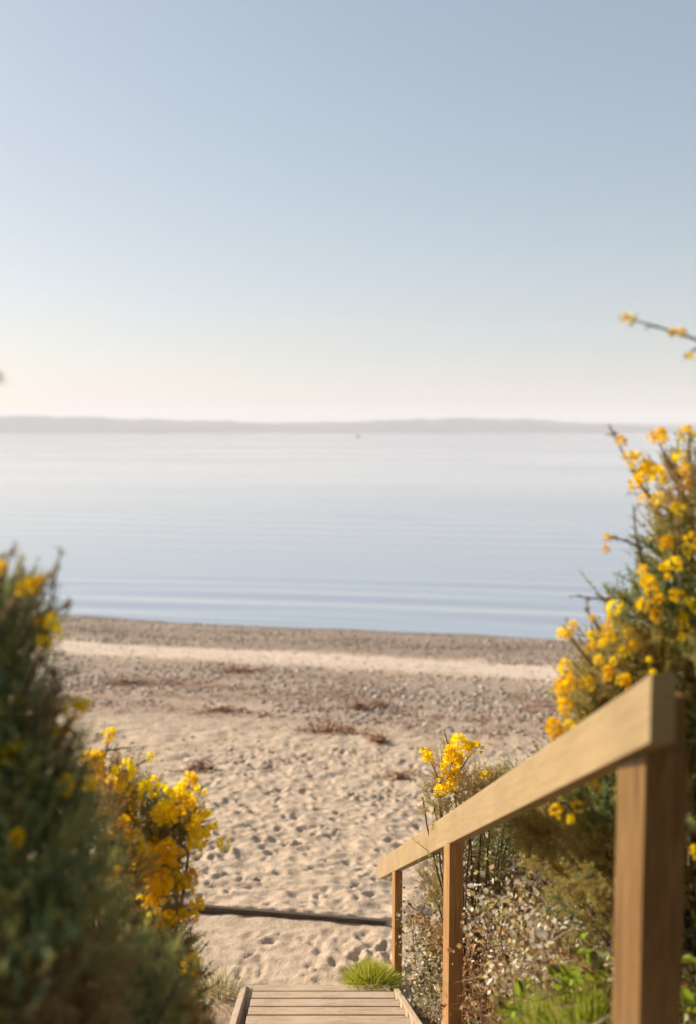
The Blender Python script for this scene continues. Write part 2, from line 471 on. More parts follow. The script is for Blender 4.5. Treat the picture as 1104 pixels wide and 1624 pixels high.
# ------------------------------------------------------------------ boat far out
def prism(name, mat, parent, pts_lo, pts_hi, bev=0.0):
    """closed solid between two rings of equally many points"""
    bm = bmesh.new()
    lo = [bm.verts.new(p) for p in pts_lo]; hi = [bm.verts.new(p) for p in pts_hi]
    n = len(lo)
    bm.faces.new(lo[::-1]); bm.faces.new(hi)
    for i in range(n):
        bm.faces.new((lo[i], lo[(i + 1) % n], hi[(i + 1) % n], hi[i]))
    bmesh.ops.recalc_face_normals(bm, faces=bm.faces)
    if bev: bmesh.ops.bevel(bm, geom=bm.edges[:], offset=bev, segments=2, affect='EDGES', profile=0.6)
    me = bpy.data.meshes.new(name); bm.to_mesh(me); bm.free()
    me.materials.append(mat)
    return link(name, me, parent)
p = at(568, 692, 1150)
boat = empty('boat', (p[0], p[1], 0.0))
tag(boat, 'tiny dark boat far out on the calm water', 'boat')
deck = [(-2.6, -0.9), (1.2, -0.95), (3.0, 0), (1.2, 0.95), (-2.6, 0.9)]
prism('hull', M['boat'], boat, [(x * 0.85, y * 0.75, -0.25) for x, y in deck], [(x, y, 1.0) for x, y in deck], 0.04)
cb = [(-1.4, -0.65), (0.8, -0.65), (0.8, 0.65), (-1.4, 0.65)]
prism('cabin', M['cabin'], boat, [(x, y, 1.0) for x, y in cb], [(x * 0.85 - 0.1, y * 0.9, 2.4) for x, y in cb], 0.05)
prism('mast', M['boat'], boat, [(-0.45 + x, y, 2.35) for x, y in ((-.06, -.06), (.06, -.06), (.06, .06), (-.06, .06))], [(-0.45 + x, y, 4.0) for x, y in ((-.04, -.04), (.04, -.04), (.04, .04), (-.04, .04))])

# ------------------------------------------------------------------ oriented boards
def board(name, mat, parent, corners, along, bev=0.005):
    """corners: 8 world points (4 of one end, 4 of the other, same order); the grain runs with `along` (local Y)"""
    P = [Vector([float(c) for c in q]) for q in corners]
    cen = sum(P, Vector()) / 8
    yv = Vector([float(c) for c in along]).normalized()
    zv = Vector((0, 0, 1)) if abs(yv.z) < 0.9 else Vector((0, 1, 0))
    xv = yv.cross(zv).normalized(); zv = xv.cross(yv).normalized()
    rot = Matrix((xv, yv, zv)).transposed()
    inv = rot.transposed()
    bm = bmesh.new()
    vs = [bm.verts.new(inv @ (q - cen)) for q in P]
    for f in ((0, 1, 2, 3), (4, 7, 6, 5), (0, 4, 5, 1), (1, 5, 6, 2), (2, 6, 7, 3), (3, 7, 4, 0)):
        bm.faces.new([vs[i] for i in f])
    bmesh.ops.recalc_face_normals(bm, faces=bm.faces)
    bmesh.ops.bevel(bm, geom=bm.edges[:], offset=bev, segments=2, affect='EDGES', profile=0.7)
    me = bpy.data.meshes.new(name); bm.to_mesh(me); bm.free()
    me.materials.append(mat)
    o = link(name, me, parent)
    base = parent.matrix_world.inverted() if parent else Matrix()
    off = Vector(parent.location) if parent else Vector()
    o.location = cen - off
    o.rotation_euler = rot.to_euler()
    return o

def abox(x0, x1, y0, y1, z0, z1):
    return [(x0, y0, z0), (x1, y0, z0), (x1, y0, z1), (x0, y0, z1), (x0, y1, z0), (x1, y1, z0), (x1, y1, z1), (x0, y1, z1)]

def rbox(cx, cy, w, dd, z0, z1, th):
    c, s = math.cos(th), math.sin(th)
    def q(u, v, z): return (cx + u * c - v * s, cy + u * s + v * c, z)
    w, dd = w / 2, dd / 2
    return [q(-w, -dd, z0), q(w, -dd, z0), q(w, dd, z0), q(-w, dd, z0), q(-w, -dd, z1), q(w, -dd, z1), q(w, dd, z1), q(-w, dd, z1)]

# ------------------------------------------------------------------ handrail
ra, rb = at(1033, 1068, 2.45), at(599, 1366, 8.7)
RH, RT = 0.178, 0.066
rdir = rb - ra
perp = np.array((rdir[1], -rdir[0], 0)); perp /= np.linalg.norm(perp)       # to the right of the rail
hr = empty('handrail', (ra[0], ra[1], gh(ra[0], ra[1])))
tag(hr, 'sloping tan wooden handrail on three posts beside the beach steps', 'handrail')
dn = np.array((0, 0, -RH))
e0 = [ra, ra + perp * RT, ra + perp * RT + dn, ra + dn]
e1 = [rb, rb + perp * RT, rb + perp * RT + dn * 0.95, rb + dn * 0.95]
board('rail', M['rail'], hr, e0 + e1, rdir, 0.006)
yaw = math.atan2(-rdir[0], rdir[1])
def rail_pt(Y):
    t = (Y - ra[1]) / rdir[1]
    return ra + rdir * t
def post(Y, w, dd, extra, inset, mat='post'):
    c = rail_pt(Y); c = c + perp * (w / 2 + inset)
    g = float(gh(c[0], c[1])) - 0.35
    slope = -rdir[2] / rdir[1]
    top = c[2] - RH - 0.004 - slope * dd / 2
    rb_ = rbox(c[0], c[1], w, dd, g, top, yaw + extra)
    rb_ = rb_[:4] + [(q_[0], q_[1], rail_pt(q_[1])[2] - RH * 0.985 + 0.003) for q_ in rb_[4:]]
    o = board('post', M[mat], hr, rb_, (0, 0, 1), 0.006)
    return c, g, top
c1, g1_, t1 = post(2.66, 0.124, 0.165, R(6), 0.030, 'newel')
post(5.25, 0.080, 0.11, R(7), -0.004)
post(7.55, 0.062, 0.09, R(7), -0.002)
# shoulder of the near post that stands up beside the rail
cs = rail_pt(2.66) + perp * (RT + 0.004 + 0.041)
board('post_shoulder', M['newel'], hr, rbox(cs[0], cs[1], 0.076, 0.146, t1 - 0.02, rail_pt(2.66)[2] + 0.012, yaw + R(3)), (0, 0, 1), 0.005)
# wedge filling the joint between the level post head and the sloping rail underside is hidden in shade

# ------------------------------------------------------------------ steps
st = empty('wooden_steps', (-0.2, 7.3, float(gh(-0.2, 7.3))))
tag(st, 'pale wooden steps with slatted treads leading down to the sand', 'steps')
def step_x(y):  # left and right ends of a tread at depth y
    return -0.78 + 0.055 * (7.3 - y), 0.345 + 0.08 * (7.3 - y) * 0.8
def tread(y0, run, z):
    l, r_ = step_x(y0)
    for a, bb in ((0.0, 0.095), (0.108, run - 0.085), (run - 0.068, run + 0.012)):
        j = rng.uniform(-0.004, 0.004)
        board('tread', M['tread'], st, abox(l + 0.045 + j, r_ - 0.045 + j, y0 + a, y0 + bb, z - 0.038, z + rng.uniform(-0.002, 0.002)), (1, 0, 0), 0.005)
ty = 7.3; steps = []
while ty > 5.75:
    ty -= 0.30; tz = HC - 4.29 + (7.3 - ty) * 0.40 - 0.05; steps.append((ty, 0.30, tz)); tread(ty, 0.30, tz)
while ty > 2.4:
    ty -= 0.28; tz = tz + 0.168; tread(ty, 0.28, tz)
for sgn in (0, 1):
    for (ya, yb) in ((7.42, 5.80), (5.80, 2.2)):
        xa, xb = step_x(ya)[sgn], step_x(yb)[sgn]
        s_ = -1 if sgn == 0 else 1
        za, zb = float(stair_line(np.array(ya + 0.001))), float(stair_line(np.array(yb + 0.001)))
        w = 0.042
        up_, lo_ = 0.05, -0.19
        A = [(xa - w * (s_ < 0), ya, za + lo_), (xa + w * (s_ > 0), ya, za + lo_), (xa + w * (s_ > 0), ya, za + up_), (xa - w * (s_ < 0), ya, za + up_)]
        B = [(xb - w * (s_ < 0), yb, zb + lo_), (xb + w * (s_ > 0), yb, zb + lo_), (xb + w * (s_ > 0), yb, zb + up_), (xb - w * (s_ < 0), yb, zb + up_)]
        if ya < 6: A = [(p_[0], p_[1] - 0.003, p_[2]) for p_ in A]
        board('stringer', M['tread'], st, A + B, (0, yb - ya, zb - za), 0.005)

# timber edge holding back the sand
pa, pb = PLANK_A, PLANK_B
dv = np.array((pb[0] - pa[0], pb[1] - pa[1], 0)); nv = np.array((dv[1], -dv[0], 0)) / np.linalg.norm(dv)   # towards the camera
za = float(gh(pa[0], pa[1] + 0.02)); zb = float(gh(pb[0], pb[1] + 0.02))
A = np.array((pa[0] - 0.25, pa[1] + 0.036, za + 0.012)); B = np.array((pb[0], pb[1], zb + 0.008))
e = lambda P: [P, P + nv * 0.045, P + nv * 0.045 + np.array((0, 0, -0.22)), P + np.array((0, 0, -0.22))]
board_o = board('timber_edging', M['edging'], None, e(A) + e(B), dv, 0.006)
tag(board_o, 'dark weathered timber board set edgeways across the sand below the steps', 'timber')

# ------------------------------------------------------------------ shingle
def ico():
    bm = bmesh.new(); bmesh.ops.create_icosphere(bm, subdivisions=1, radius=1.0)
    v = np.array([q.co[:] for q in bm.verts]); f = np.array([[w.index for w in p_.verts] for p_ in bm.faces]); bm.free()
    return v, f
IV, IF = ico()
def stones(name, px, py, size, cols, squash=0.55, sink=0.25):
    n = len(px)
    v = IV[None] * (1 + rng.uniform(-0.22, 0.22, (n, 12, 1)))
    sc = size[:, None] * np.stack([rng.uniform(0.8, 1.35, n), rng.uniform(0.7, 1.1, n), rng.uniform(0.4, 0.75, n) * squash / 0.55], 1)
    v = v * sc[:, None, :]
    th = rng.uniform(0, 6.283, n); c, s = np.cos(th)[:, None], np.sin(th)[:, None]
    x = v[..., 0] * c - v[..., 1] * s; y = v[..., 0] * s + v[..., 1] * c
    tl = rng.normal(0, 0.25, (n, 1)); z = v[..., 2] + x * tl
    z0 = gh(px, py) + size * (0.35 - sink)
    V = np.stack([x + px[:, None], y + py[:, None], z + z0[:, None]], -1).reshape(-1, 3)
    F = (IF[None] + 12 * np.arange(n)[:, None, None]).reshape(-1, 3)
    return npmesh(name, V, F, M['pebble'], np.repeat(cols, 12, 0), True)
pal = np.array([(0.43, 0.345, 0.275), (0.37, 0.29, 0.225), (0.50, 0.415, 0.34), (0.31, 0.235, 0.18), (0.37, 0.25, 0.17), (0.60, 0.53, 0.45), (0.35, 0.295, 0.25)])
def scatter(n, d0, d1, s0, s1, xr=13, p=(.24, .24, .16, .12, .1, .05, .09), keep=None, mul=1.0):
    px = rng.uniform(-xr, xr, n); dd = rng.uniform(d0, d1, n); py = 30.95 - 0.237 * px - dd
    k = np.abs(px) < 0.42 * py + 1.0
    if keep is not None: k &= keep(px, py, dd)
    px, py = px[k], py[k]; n = len(px)
    size = s0 + (s1 - s0) * rng.random(n) ** 3
    cols = pal[rng.choice(len(pal), n, p=p)] * rng.uniform(0.75, 1.2, (n, 1)) * mul
    return px, py, size, cols
cl = lambda x, y, d_: rng.random(len(x)) < np.clip(0.55 + 1.6 * noise(x * 0.4, y * 1.1, 61), 0.04, 1)
sets = [scatter(16000, 0.2, 5.6, 0.022, 0.06, keep=cl, mul=0.8),
        scatter(900, 5.2, 8.4, 0.015, 0.04),
        scatter(24000, 8.3, 14.0, 0.018, 0.065, keep=cl),
        scatter(5000, 13.5, 17.5, 0.012, 0.04, keep=cl),
        scatter(900, 17, 22.0, 0.008, 0.028)]
PX, PY, PS, PC = [np.concatenate(q) for q in zip(*sets)]
shingle = link('shingle', stones('shingle', PX, PY, PS, PC))
tag(shingle, 'grey and tan pebbles strewn along the beach', 'pebbles', kind='stuff')

# ------------------------------------------------------------------ seaweed washed up
def ribbons(name, cx, cy, rx, ry, n, lift=0.03, wid=(0.010, 0.03), ln=(0.08, 0.26), cols=((0.33, 0.165, 0.085), (0.20, 0.11, 0.065), (0.42, 0.24, 0.13)), origin=(0, 0, 0)):
    V, F, C = [], [], []
    cols = np.array(cols)
    for k in range(n):
        a = rng.uniform(0, 6.283); r_ = min(1.1, abs(rng.normal(0, 0.65)))
        x, y = cx + rx * r_ * math.cos(a), cy + ry * r_ * math.sin(a)
        z = float(gh(x, y)) + lift * rng.random() * (1.3 - r_) + 0.004
        th = rng.uniform(0, 6.283); Lg = rng.uniform(*ln); w = rng.uniform(*wid)
        c = cols[rng.integers(len(cols))] * rng.uniform(0.7, 1.3)
        segs = 3; b0 = len(V)
        px, py, pz = x, y, z
        for s_ in range(segs + 1):
            ww = w * (1 - 0.25 * s_)
            V.append((px - math.sin(th) * ww, py + math.cos(th) * ww, pz)); V.append((px + math.sin(th) * ww, py - math.cos(th) * ww, pz + rng.uniform(-w, w)))
            C += [c, c]
            th += rng.normal(0, 0.6); px += math.cos(th) * Lg / segs; py += math.sin(th) * Lg / segs
            pz = max(pz + rng.normal(0.004, 0.02), float(gh(px, py)) + 0.004)
        for s_ in range(segs):
            i = b0 + 2 * s_; F.append((i, i + 1, i + 3, i + 2))
    V = np.array(V) - np.array(origin)
    return npmesh(name, V, F, M['weed'], np.array(C))
def at_ground(x, y):
    """where the line of sight meets the ground"""
    a, b_ = (x - 552.0) / FPX, -(y - 812.0) / FPX
    dvec = FW + UP * b_ + np.array((1.0, 0, 0)) * a
    for t in np.linspace(3, 60, 3000):
        q = CAMP + dvec * t
        if q[2] < float(gh(q[0], q[1])): return q
    return q
clumps = [(524, 1160, 0.55, 0.25, 169, 'long brown heap of dead seaweed in the middle of the shingle'),
          (600, 1178, 0.12, 0.12, 71, 'small upright tuft of rust brown seaweed below the long heap'),
          (570, 1126, 0.13, 0.12, 52, 'left one of two small rusty seaweed tufts side by side on the shingle'),
          (605, 1122, 0.12, 0.12, 52, 'right one of two small rusty seaweed tufts side by side on the shingle'),
          (352, 1128, 0.48, 0.26, 143, 'reddish brown seaweed patch on the shingle left of the long heap'),
          (205, 1085, 0.55, 0.3, 156, 'thin brown seaweed patch nearest the left gorse'),
          (318, 1222, 0.22, 0.14, 58, 'small red brown seaweed scrap on the dry sand'),
          (640, 1235, 0.30, 0.2, 71, 'brown scrap of seaweed on sand left of the small gorse'),
          (380, 1066, 0.6, 0.18, 200, 'thin dark seaweed streak along the pale sand strip')]
for (x, y, rx, ry, n, lab) in clumps:
    q = at_ground(x, y)
    o = link('seaweed_clump', ribbons('seaweed_clump', q[0], q[1], rx, ry, n, 0.10 if rx < 0.2 else 0.045, origin=(q[0], q[1], float(gh(q[0], q[1])))), None, (q[0], q[1], float(gh(q[0], q[1]))))
    tag(o, lab, 'seaweed', 'seaweed clumps washed up on the beach')
parts_v, parts_f, parts_c, off = [], [], [], 0
wx = rng.uniform(-9, 8, 2200); wd = rng.normal(11.6, 1.9, 2200); wy = 30.95 - 0.237 * wx - wd
V, F, C = [], [], []
for x, y in zip(wx, wy):
    if noise(np.array(x * 0.5), np.array(y * 1.3), 71) < 0.04: continue
    for _ in range(4):
        xx, yy = x + rng.normal(0, 0.12), y + rng.normal(0, 0.06); z = float(gh(xx, yy)) + rng.uniform(0.01, 0.05)
        th = rng.uniform(0, 6.283); Lg = rng.uniform(0.03, 0.10); w = rng.uniform(0.006, 0.02); i = len(V)
        dx, dy = math.cos(th) * Lg, math.sin(th) * Lg
        V += [(xx - dx - dy * w / Lg, yy - dy + dx * w / Lg, z), (xx - dx + dy * w / Lg, yy - dy - dx * w / Lg, z), (xx + dx, yy + dy, z + rng.uniform(0, 0.03))]
        F.append((i, i + 1, i + 2)); c = np.array((0.27, 0.14, 0.08)) * rng.uniform(0.6, 1.4); C += [c] * 3
wrack = link('wrack', npmesh('wrack', np.array(V), np.array(F), M['weed'], np.array(C)))
tag(wrack, 'scattered scraps of dry brown seaweed over the shingle', 'seaweed', kind='stuff')

# ------------------------------------------------------------------ gorse
def tube_arrays(pts, r0, r1, sides=5):
    pts = np.asarray(pts, float); n = len(pts)
    V, F = [], []
    for i in range(n):
        t = pts[min(i + 1, n - 1)] - pts[max(i - 1, 0)]; t = t / (np.linalg.norm(t) + 1e-9)
        u = np.cross(t, (0.3, 0.9, 0.2)); u /= np.linalg.norm(u) + 1e-9; v = np.cross(t, u)
        rr_ = r0 + (r1 - r0) * i / (n - 1)
        for k in range(sides):
            a = 2 * math.pi * k / sides
            V.append(pts[i] + rr_ * (math.cos(a) * u + math.sin(a) * v))
    for i in range(n - 1):
        for k in range(sides):
            k2 = (k + 1) % sides
            F.append((i * sides + k, i * sides + k2, (i + 1) * sides + k2, (i + 1) * sides + k))
    return np.array(V), np.array(F)

class Tubes:
    def __init__(s): s.V, s.F, s.n = [], [], 0
    def add(s, pts, r0, r1, sides=5):
        v, f = tube_arrays(pts, r0, r1, sides); s.V.append(v); s.F.append(f + s.n); s.n += len(v)
    def build(s, name, mat, parent, origin):
        return link(name, npmesh(name, np.concatenate(s.V) - origin, np.concatenate(s.F), mat, None, True), parent)

def unit(v): return v / (np.linalg.norm(v, axis=-1, keepdims=True) + 1e-9)

def spines_for(P0, Dr, Ln, nsp, slen, swid, col):
    """short stiff spines round shoots: P0 start, Dr direction, Ln length, per shoot nsp spines"""
    n = len(P0)
    t = rng.uniform(0.05, 1.0, (n, nsp, 1))
    base = P0[:, None] + Dr[:, None] * (Ln[:, None, None] * t)
    rd = unit(rng.normal(0, 1, (n, nsp, 3)))
    side = rd - Dr[:, None] * np.sum(rd * Dr[:, None], -1, keepdims=True); side = unit(side)
    sd_ = unit(side + Dr[:, None] * rng.uniform(0.1, 1.0, (n, nsp, 1)))
    L_ = slen * rng.uniform(0.5, 1.3, (n, nsp, 1)) * (1.1 - 0.5 * t)
    w = unit(np.cross(sd_, rng.normal(0, 1, (n, nsp, 3)))) * swid
    a, bb, c = base - w, base + w, base + sd_ * L_
    V = np.stack([a, bb, c], 2).reshape(-1, 3)
    F = np.arange(len(V)).reshape(-1, 3)
    C = np.repeat(np.repeat(col, nsp, 0) * rng.uniform(0.75, 1.25, (n * nsp, 1)), 3, 0)
    # shoot core
    u = unit(np.cross(Dr, rng.normal(0, 1, (n, 3)))) * 0.003
    core = np.stack([P0 - u, P0 + u, P0 + Dr * Ln[:, None]], 1).reshape(-1, 3)
    Fc = np.arange(len(core)).reshape(-1, 3) + len(V)
    return np.concatenate([V, core]), np.concatenate([F, Fc]), np.concatenate([C, np.repeat(col * 0.9, 3, 0)])

def blossom(seed, nb=12):
    """a dense head of pea-like blossoms packed round a short shoot tip: upright banner, two wings and a keel each"""
    r = np.random.default_rng(seed); V, F = [], []
    for k in range(nb):
        f_ = (k + 0.5) / nb
        el = math.asin(1 - 1.75 * f_); a = k * 2.39996 + r.uniform(-0.3, 0.3)
        d_ = np.array((math.cos(a) * math.cos(el), math.sin(a) * math.cos(el), math.sin(el)))
        o_ = d_ * r.uniform(0.006, 0.011)
        u = unit(np.cross(d_, (0.05, 0.02, 1.0))); v = np.cross(u, d_)
        c_ = r.uniform(0.7, 0.95)
        def q(f, s_, t_): V.append(o_ + c_ * (d_ * f + u * s_ + v * t_)); return len(V) - 1
        c0 = q(0.002, 0, 0.001); p1 = q(0.013, -0.009, 0.006); p2 = q(0.016, -0.005, 0.012); p3 = q(0.014, 0, 0.012); p4 = q(0.016, 0.005, 0.012); p5 = q(0.013, 0.009, 0.006)
        F += [(c0, p1, p2), (c0, p2, p3), (c0, p3, p4), (c0, p4, p5)]
        for sg in (-1, 1):
            w0 = q(0.002, sg * 0.001, 0); w1 = q(0.013, sg * 0.007, 0.003); w2 = q(0.020, sg * 0.004, 0.001); w3 = q(0.014, sg * 0.005, -0.005)
            F += [(w0, w1, w2), (w0, w2, w3)]
        k0 = q(0.001, 0, -0.002); k1 = q(0.012, -0.003, -0.003); k2 = q(0.018, 0, -0.001); k4 = q(0.010, 0, -0.007)
        F += [(k0, k1, k4), (k1, k2, k4)]
    return npmesh('blossom', np.array(V), np.array(F), M['flower'], None, False)
BLOSSOMS = [blossom(s, n) for s, n in ((1, 9), (2, 11), (3, 12), (4, 14))]

GREEN = np.array([(0.115, 0.14, 0.065), (0.145, 0.16, 0.07), (0.10, 0.135, 0.08), (0.18, 0.18, 0.07)])
BROWN = np.array([(0.38, 0.26, 0.13), (0.48, 0.36, 0.21), (0.28, 0.18, 0.095)])
OLIVE = np.array([(0.33, 0.275, 0.10), (0.42, 0.34, 0.15), (0.25, 0.22, 0.08)])

def gorse(label, base, lobes, nsh, mix, flowers, tips, fscale=1.0, nsp=46, slen=0.022, extra_flowers=0, group=None, stem_r=0.016, tint=1.0):
    base = np.array([base[0], base[1], float(gh(base[0], base[1])) - 0.03])
    root = empty('gorse_bush', base)
    tag(root, label, 'gorse', group)
    P0, Dr, Ln, Cc = [], [], [], []
    tP, tD, tL, tC = [], [], [], []
    wsum = sum(l[4] for l in lobes)
    tb = Tubes()
    surf = []
    for (c, rx, ry, rz, w) in lobes:
        c = np.array(c, float); rad = np.array((rx, ry, rz))
        n = int(nsh * w / wsum)
        dirs = unit(rng.normal(0, 1, (n, 3))); rr_ = rng.random((n, 1)) ** 0.42
        # lumpy outline
        lump = 1 + 0.30 * np.sin(dirs[:, :1] * 5 + c[0] * 9) * np.cos(dirs[:, 2:] * 6 + c[2] * 7)
        p = c + dirs * rr_ * rad * lump * 0.92
        dd = unit(dirs * 0.75 + np.array((0, 0, 0.65)) + rng.normal(0, 0.35, (n, 3)))
        ln = rng.uniform(0.05, 0.13, n) * (0.8 + 0.5 * rng.random(n) ** 4)
        key = noise(p[:, 0] * 5 + p[:, 1] * 3, p[:, 2] * 5, 81) + rng.normal(0, 0.12, n)
        pal_ = np.where((key < mix[0])[:, None], GREEN[rng.integers(0, 4, n)], np.where((key < mix[1])[:, None], OLIVE[rng.integers(0, 3, n)], BROWN[rng.integers(0, 3, n)]))
        P0.append(p); Dr.append(dd); Ln.append(ln); Cc.append(pal_)
        surf.append((c, rad))
        # woody branches from the foot into the lobe
        for k in range(3):
            tgt = c + rng.normal(0, 0.3, 3) * rad
            st_ = base + np.array((rng.normal(0, 0.05), rng.normal(0, 0.05), 0))
            mid = st_ * 0.45 + tgt * 0.55 + rng.normal(0, 0.06, 3); mid[2] = st_[2] * 0.5 + tgt[2] * 0.5
            ts = np.linspace(0, 1, 9)[:, None]
            pts = (1 - ts) ** 2 * st_ + 2 * ts * (1 - ts) * mid + ts ** 2 * tgt + rng.normal(0, 0.006, (9, 3))
            tb.add(pts, stem_r, 0.004)
    for (s_, e_, dens) in tips:
        s_, e_ = np.array(s_), np.array(e_)
        mid = (s_ + e_) / 2 + rng.normal(0, 0.012, 3)
        ts = np.linspace(0, 1, 8)[:, None]
        pts = (1 - ts) ** 2 * s_ + 2 * ts * (1 - ts) * mid + ts ** 2 * e_
        tb.add(pts, 0.0055, 0.002)
        k = max(1, int(dens)); sel = rng.random(k)
        pp = (1 - sel[:, None]) ** 2 * s_ + 2 * sel[:, None] * (1 - sel[:, None]) * mid + sel[:, None] ** 2 * e_
        tP.append(pp); tD.append(unit((e_ - s_)[None] / np.linalg.norm(e_ - s_) + rng.normal(0, 0.5, (k, 3)))); tL.append(rng.uniform(0.015, 0.035, k))
        tC.append(np.where(rng.random((k, 1)) < 0.5, OLIVE[rng.integers(0, 3, k)], BROWN[rng.integers(0, 3, k)]))
    P0, Dr, Ln, Cc = [np.concatenate(q) for q in (P0, Dr, Ln, Cc)]
    Cc = Cc * np.array(tint)
    Cc = Cc * np.minimum(1.0, 0.46 / Cc.max(1, keepdims=True))
    V, F, C = spines_for(P0, Dr, Ln, nsp, slen, 0.0019, Cc)
    if tP:
        tP, tD, tL, tC = [np.concatenate(q) for q in (tP, tD, tL, tC)]
        V2, F2, C2 = spines_for(tP, tD, tL, 16, 0.013, 0.0018, tC)
        F = np.concatenate([F, F2 + len(V)]); V = np.concatenate([V, V2]); C = np.concatenate([C, C2])
    fo = link('foliage', npmesh('foliage', V - base, F, M['spines'], C), root); fo['kind'] = 'stuff'
    tb.build('stem', M['bark'], root, base)
    fl = [(np.array(p), s_) for p, s_ in flowers]
    for k in range(extra_flowers):
        c, rad = surf[rng.integers(len(surf))]
        dv_ = unit(rng.normal(0, 1, 3) + np.array((0.0, 0.5, 0.35)))
        fl.append((c + dv_ * rad * 0.98, rng.uniform(0.7, 1.1)))
    for p, s_ in fl:
        o = link('flower', BLOSSOMS[rng.integers(4)], root, p - base)
        o.rotation_euler = (rng.normal(0, 0.5), rng.normal(0, 0.5), rng.uniform(0, 6.283))
        s2 = s_ * fscale * rng.uniform(0.8, 1.15); o.scale = (s2, s2, s2 * rng.uniform(0.9, 1.5))
    return root

def lobe(x, y, Y, rpx, asp=1.0, dep=1.0, w=1.0):
    c = at(x, y, Y); r_ = rpx / FPX * Y
    return (c, r_, r_ * dep, r_ * asp, w * r_ ** 2 * 100)

def fl_list(pts, Y, jit, s=1.0, more=0):
    pts = list(pts) + [(pts[i][0] + rng.normal(0, 15), pts[i][1] + rng.normal(0, 15), rng.uniform(0.6, 1.0)) for i in rng.integers(0, len(pts), more)]
    return [(at(x + rng.normal(0, 1.5), y + rng.normal(0, 1.5), Y + rng.uniform(-jit, jit)), s * (q[0] if q else 1.0)) for (x, y, *q) in pts]

# big gorse on the left, tall part
gorse('tall dark gorse bush at the left edge with few yellow flowers', (-1.05, 2.75),
      [lobe(10, 985, 2.7, 62, 1.1), lobe(-40, 1000, 2.8, 110, 1.0), lobe(0, 1110, 2.65, 82, 1.2), lobe(-120, 1150, 2.7, 190, 1.1), lobe(20, 1230, 2.6, 120, 1.0), lobe(72, 1260, 2.6, 66, 1.0), lobe(15, 1390, 2.5, 150, 1.0), lobe(40, 1540, 2.35, 180, 0.9), lobe(108, 1450, 2.75, 85, 1.4), lobe(225, 1570, 2.8, 62, 1.3), lobe(180, 1620, 2.7, 130, 1.0), lobe(275, 1640, 2.8, 48, 1.0), lobe(88, 1320, 2.75, 52, 1.2), lobe(-60, 1640, 2.3, 260, 0.8), lobe(-330, 1150, 2.0, 260, 1.1, 1.3, 0.4)],  # last lobe is out of view, added to block sky light
      7600, (0.02, 0.16),
      fl_list([(52, 931, .9), (60, 927), (40, 934, .9), (81, 986, .7), (72, 1020), (62, 985, .7), (24, 1199, 1.2), (3, 1258), (3, 901, .7), (117, 1125, 1.1), (131, 1120, .9), (98, 1163), (88, 1003, .6)], 2.55, 0.04, 1.15),
      [(at(70, 1030, 2.6), at(98, 868, 2.6), 34), (at(20, 980, 2.6), at(34, 893, 2.6), 16), (at(-5, 960, 2.6), at(2, 885, 2.6), 14), (at(75, 985, 2.6), at(114, 952, 2.6), 10), (at(80, 1190, 2.55), at(122, 1118, 2.55), 14), (at(-110, 640, 2.2), at(4, 597, 2.2), 8), (at(-200, 1000, 2.4), at(-110, 640, 2.2), 24),
       (at(60, 1040, 2.6), at(98, 1090, 2.62), 8), (at(98, 1090, 2.62), at(92, 1150, 2.62), 7)]
      + [(at(x - 30, y + 45, 2.55), at(x + rng.normal(8, 10), y - rng.uniform(25, 60), 2.55), 16) for x, y in ((12, 930), (38, 940), (58, 960), (74, 1000), (70, 1060), (78, 1120), (96, 1170), (118, 1205), (132, 1240), (60, 985), (100, 1290), (150, 1330), (160, 1390), (190, 1470), (215, 1500), (250, 1520), (280, 1570))],
      extra_flowers=14, tint=(2.6, 2.45, 2.0))
